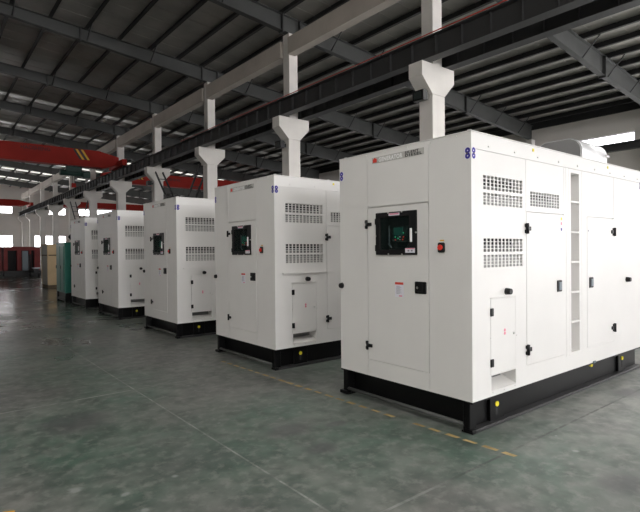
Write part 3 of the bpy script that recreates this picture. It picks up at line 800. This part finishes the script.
q = MB(); q.tube((.35, .35, 1.88), (.35, .35, 2.0), .07, 14); q.tube((.35, .35, 2.0), (.22, .25, 2.10), .08, 14); q.build('exhaust_stub', M['black'], r)

# ------------------------------------------------------------------ crates
r = empty('packing_crate', (4.45, 24.9, 0), 'tall crate with grey covered front and beige plywood side beyond the teal generator', 'crate')
q = MB(); q.box(.0, 0, .14, .02, 1.35, 1.95); q.build('cover_panel', M['greyc'], r)
q = MB(); q.box(.02, -.01, .14, 1.5, 1.36, 1.97, bev=.01); q.build('crate_body', M['beige'], r)
q = MB(); q.box(-.02, -.01, 1.45, .0, 1.36, 1.50); q.box(.02, -.03, 1.45, 1.5, -.01, 1.50); q.build('batten', M['wood'], r)
q = MB(); q.box(-.02, -.03, .16, .04, .03, 1.97); q.box(-.02, -.03, 1.93, .0, 1.36, 1.98); q.box(-.02, 1.33, .14, 0, 1.37, 1.97); q.build('corner_trim', M['beige'], r)
q = MB()
for k in range(3): q.box(0, .0+k*.62, 0, 1.5, .1+k*.62, .14)
q.box(0, 0, .11, 1.5, 1.35, .14); q.build('pallet', M['wood'], r)

# ------------------------------------------------------------------ red machines at the far left
def red_machine(x, y, w, d, h, label, doors):
    r = empty('machine_enclosure', (x, y, 0), label, 'machine', 'dark red machine enclosures')
    q = MBm(M['red_m']); 
    q.panel((0,0,.42), (1,0,0), (0,0,1), (0,-1,0), w, h-.42, [(a, .0, b, h-.62, .5, M['dark_in']) for a, b, m in doors])
    q.panel((0,0,.42), (0,1,0), (0,0,1), (-1,0,0), d, h-.42, []); q.panel((w,0,.42), (0,1,0), (0,0,1), (1,0,0), d, h-.42, [])
    q.panel((0,d,.42), (1,0,0), (0,0,1), (0,1,0), w, h-.42, []); q.panel((0,0,h), (1,0,0), (0,1,0), (0,0,1), w, d, []); q.panel((0,0,.42), (1,0,0), (0,1,0), (0,0,-1), w, d, [])
    q.build('housing', M['red_m'], r, recalc=False)
    q = MB(); q.box(-.03, -.05, h, w+.03, d+.03, h+.05, bev=.01, seg=1); q.build('roof_cap', M['red_m'], r)
    q = MB(); q.box(-.02, -.25, 0, w+.02, d, .42, bev=.01, seg=1); q.build('base_frame', M['black'], r)
    for a, b, m in doors:
        if m:
            q = MB(); q.box(a+.06, .06, .36, b-.06, .09, h-.24); q.build('door_panel', M[m], r)
    return r
red_machine(.75, 39.1, 3.50, 1.8, 1.98, 'dark red machine enclosure cut off by the left edge of the picture', [(.4, 1.3, None), (1.75, 2.7, None)])
red_machine(4.36, 39.0, 2.15, 1.8, 1.98, 'dark red machine enclosure with a black opening and grey blue door, left of the crate', [(.22, .78, None), (1.02, 1.50, 'steelblue'), (1.60, 1.80, None)])
# low steel plates on the floor in front of it
q = MB(); q.box(0, 0, 0, 1.15, .5, .10, bev=.01, seg=1); o = q.build('steel_plate', M['black']); o.location = (3.75, 37.6, 0)
tag(o, 'low black steel slab on the floor before the dark red machine', 'steel slab')
r = empty('hand_truck', (5.95, 37.6, 0), 'small dark trolley with pale tray beside the crate', 'trolley')
q = MB(); q.box(-.3, -.25, .22, .3, .25, .30, bev=.02); q.build('deck', M['black'], r)
for sx in (-.25, .25):
    for sy in (-.2, .2):
        q = MB(); q.tube((sx-.03, sy, .10), (sx+.03, sy, .10), .10, 14); q.build('wheel', M['rubber'], r)
q = MB(); q.tube((-.28, -.2, .3), (-.28, -.2, 1.5), .03, 8); q.tube((-.28, .2, .3), (-.28, .2, 1.5), .03, 8); q.tube((-.28, -.2, 1.5), (-.28, .2, 1.5), .03, 8); q.box(-.33, -.2, .5, -.25, .2, 1.4); q.build('back_board', M['black'], r)
q = MB(); q.box(-.15, -.24, .56, .28, .2, .64, bev=.01); q.build('tray', M['lab_w'], r)
q = MB(); q.box(-.1, -.2, .3, .2, .15, .56); q.build('tray_support', M['black'], r)

# ------------------------------------------------------------------ floor paint
q = MB(); ylm = mat('worn_yellow_floor_paint', (.46, .33, .14, 1), .6, noise=.35, nscale=6)
y = 6.40
while y > 1.98:
    if not (3.22 > y > 3.0):
        xx = 3.335 + (6.3-y)*.030; w = .023*random.uniform(.7, 1.1); ln = random.uniform(.10, .14)
        xe = 3.335+(6.3-y+ln)*.030
        q.prism([(xx-w, y), (xx+w, y-.01), (xe+w*.8, y-ln), (xe-w*.9, y-ln+.01)], 'Z', .0004, .0012)
    y -= .172
tag(q.build('floor_line', ylm), 'worn yellow dashed line painted on the floor along the generator row', 'floor line')
q = MBm(M['amber'])
for k in range(3): q.prism([(.25-.1*k, 3.52), (.31-.1*k, 3.50), (.36-.1*k, 3.62), (.30-.1*k, 3.64)], 'Z', .0004, .0012, m=M['amber'] if k % 2 == 0 else M['txt_b'])
q.prism([(.33, 3.45), (.40, 3.42), (.43, 3.50), (.37, 3.53)], 'Z', .0004, .0013, m=M['amber'])
tag(q.build('hazard_tape', M['amber']), 'scrap of yellow and black hazard tape at the lower left of the floor', 'tape')

# ------------------------------------------------------------------ daylight
wd = bpy.data.worlds.new('daylight'); sc.world = wd; wd.use_nodes = True
bg = wd.node_tree.nodes['Background']; bg.inputs['Color'].default_value = (.80, .88, 1, 1); bg.inputs['Strength'].default_value = 1.5
def area(name, loc, rot, sx, sy, power, col=(1, .98, .95)):
    l = bpy.data.lights.new(name, 'AREA'); l.shape = 'RECTANGLE'; l.size = sx; l.size_y = sy; l.energy = power; l.color = col
    o = bpy.data.objects.new(name, l); COL.objects.link(o); o.location = loc; o.rotation_euler = rot
    return o
area('gate_daylight', ((DOOR[0]+DOOR[1])/2, YF-.3, 2.25), (PI/2, 0, 0), DOOR[1]-DOOR[0], 4.5, 900)  # area light in the added gate, supplying daylight from behind the camera

# ------------------------------------------------------------------ camera
f_px, yaw, pit, rol = 498.908, math.radians(38.7537), math.radians(-.5548), math.radians(-.5148)
F = Vector((math.sin(yaw)*math.cos(pit), math.cos(yaw)*math.cos(pit), math.sin(pit)))
R0 = Vector((math.cos(yaw), -math.sin(yaw), 0)); U0 = R0.cross(F)
Rc = R0*math.cos(rol) + U0*math.sin(rol); Uc = U0*math.cos(rol) - R0*math.sin(rol)
cam = bpy.data.cameras.new('camera'); co = bpy.data.objects.new('camera', cam); COL.objects.link(co)
cam.sensor_width = 36; cam.lens = f_px/640*36; cam.clip_start = .05; cam.clip_end = 300
m3 = Matrix((Rc, Uc, -F)).transposed(); mw = m3.to_4x4(); mw.translation = Vector((0, 0, 1.55)); co.matrix_world = mw
sc.camera = co
sc.view_settings.view_transform = 'Standard'; sc.view_settings.look = 'None'; sc.view_settings.gamma = 1
sc.view_settings.use_curve_mapping = False; sc.view_settings.exposure = -0.12
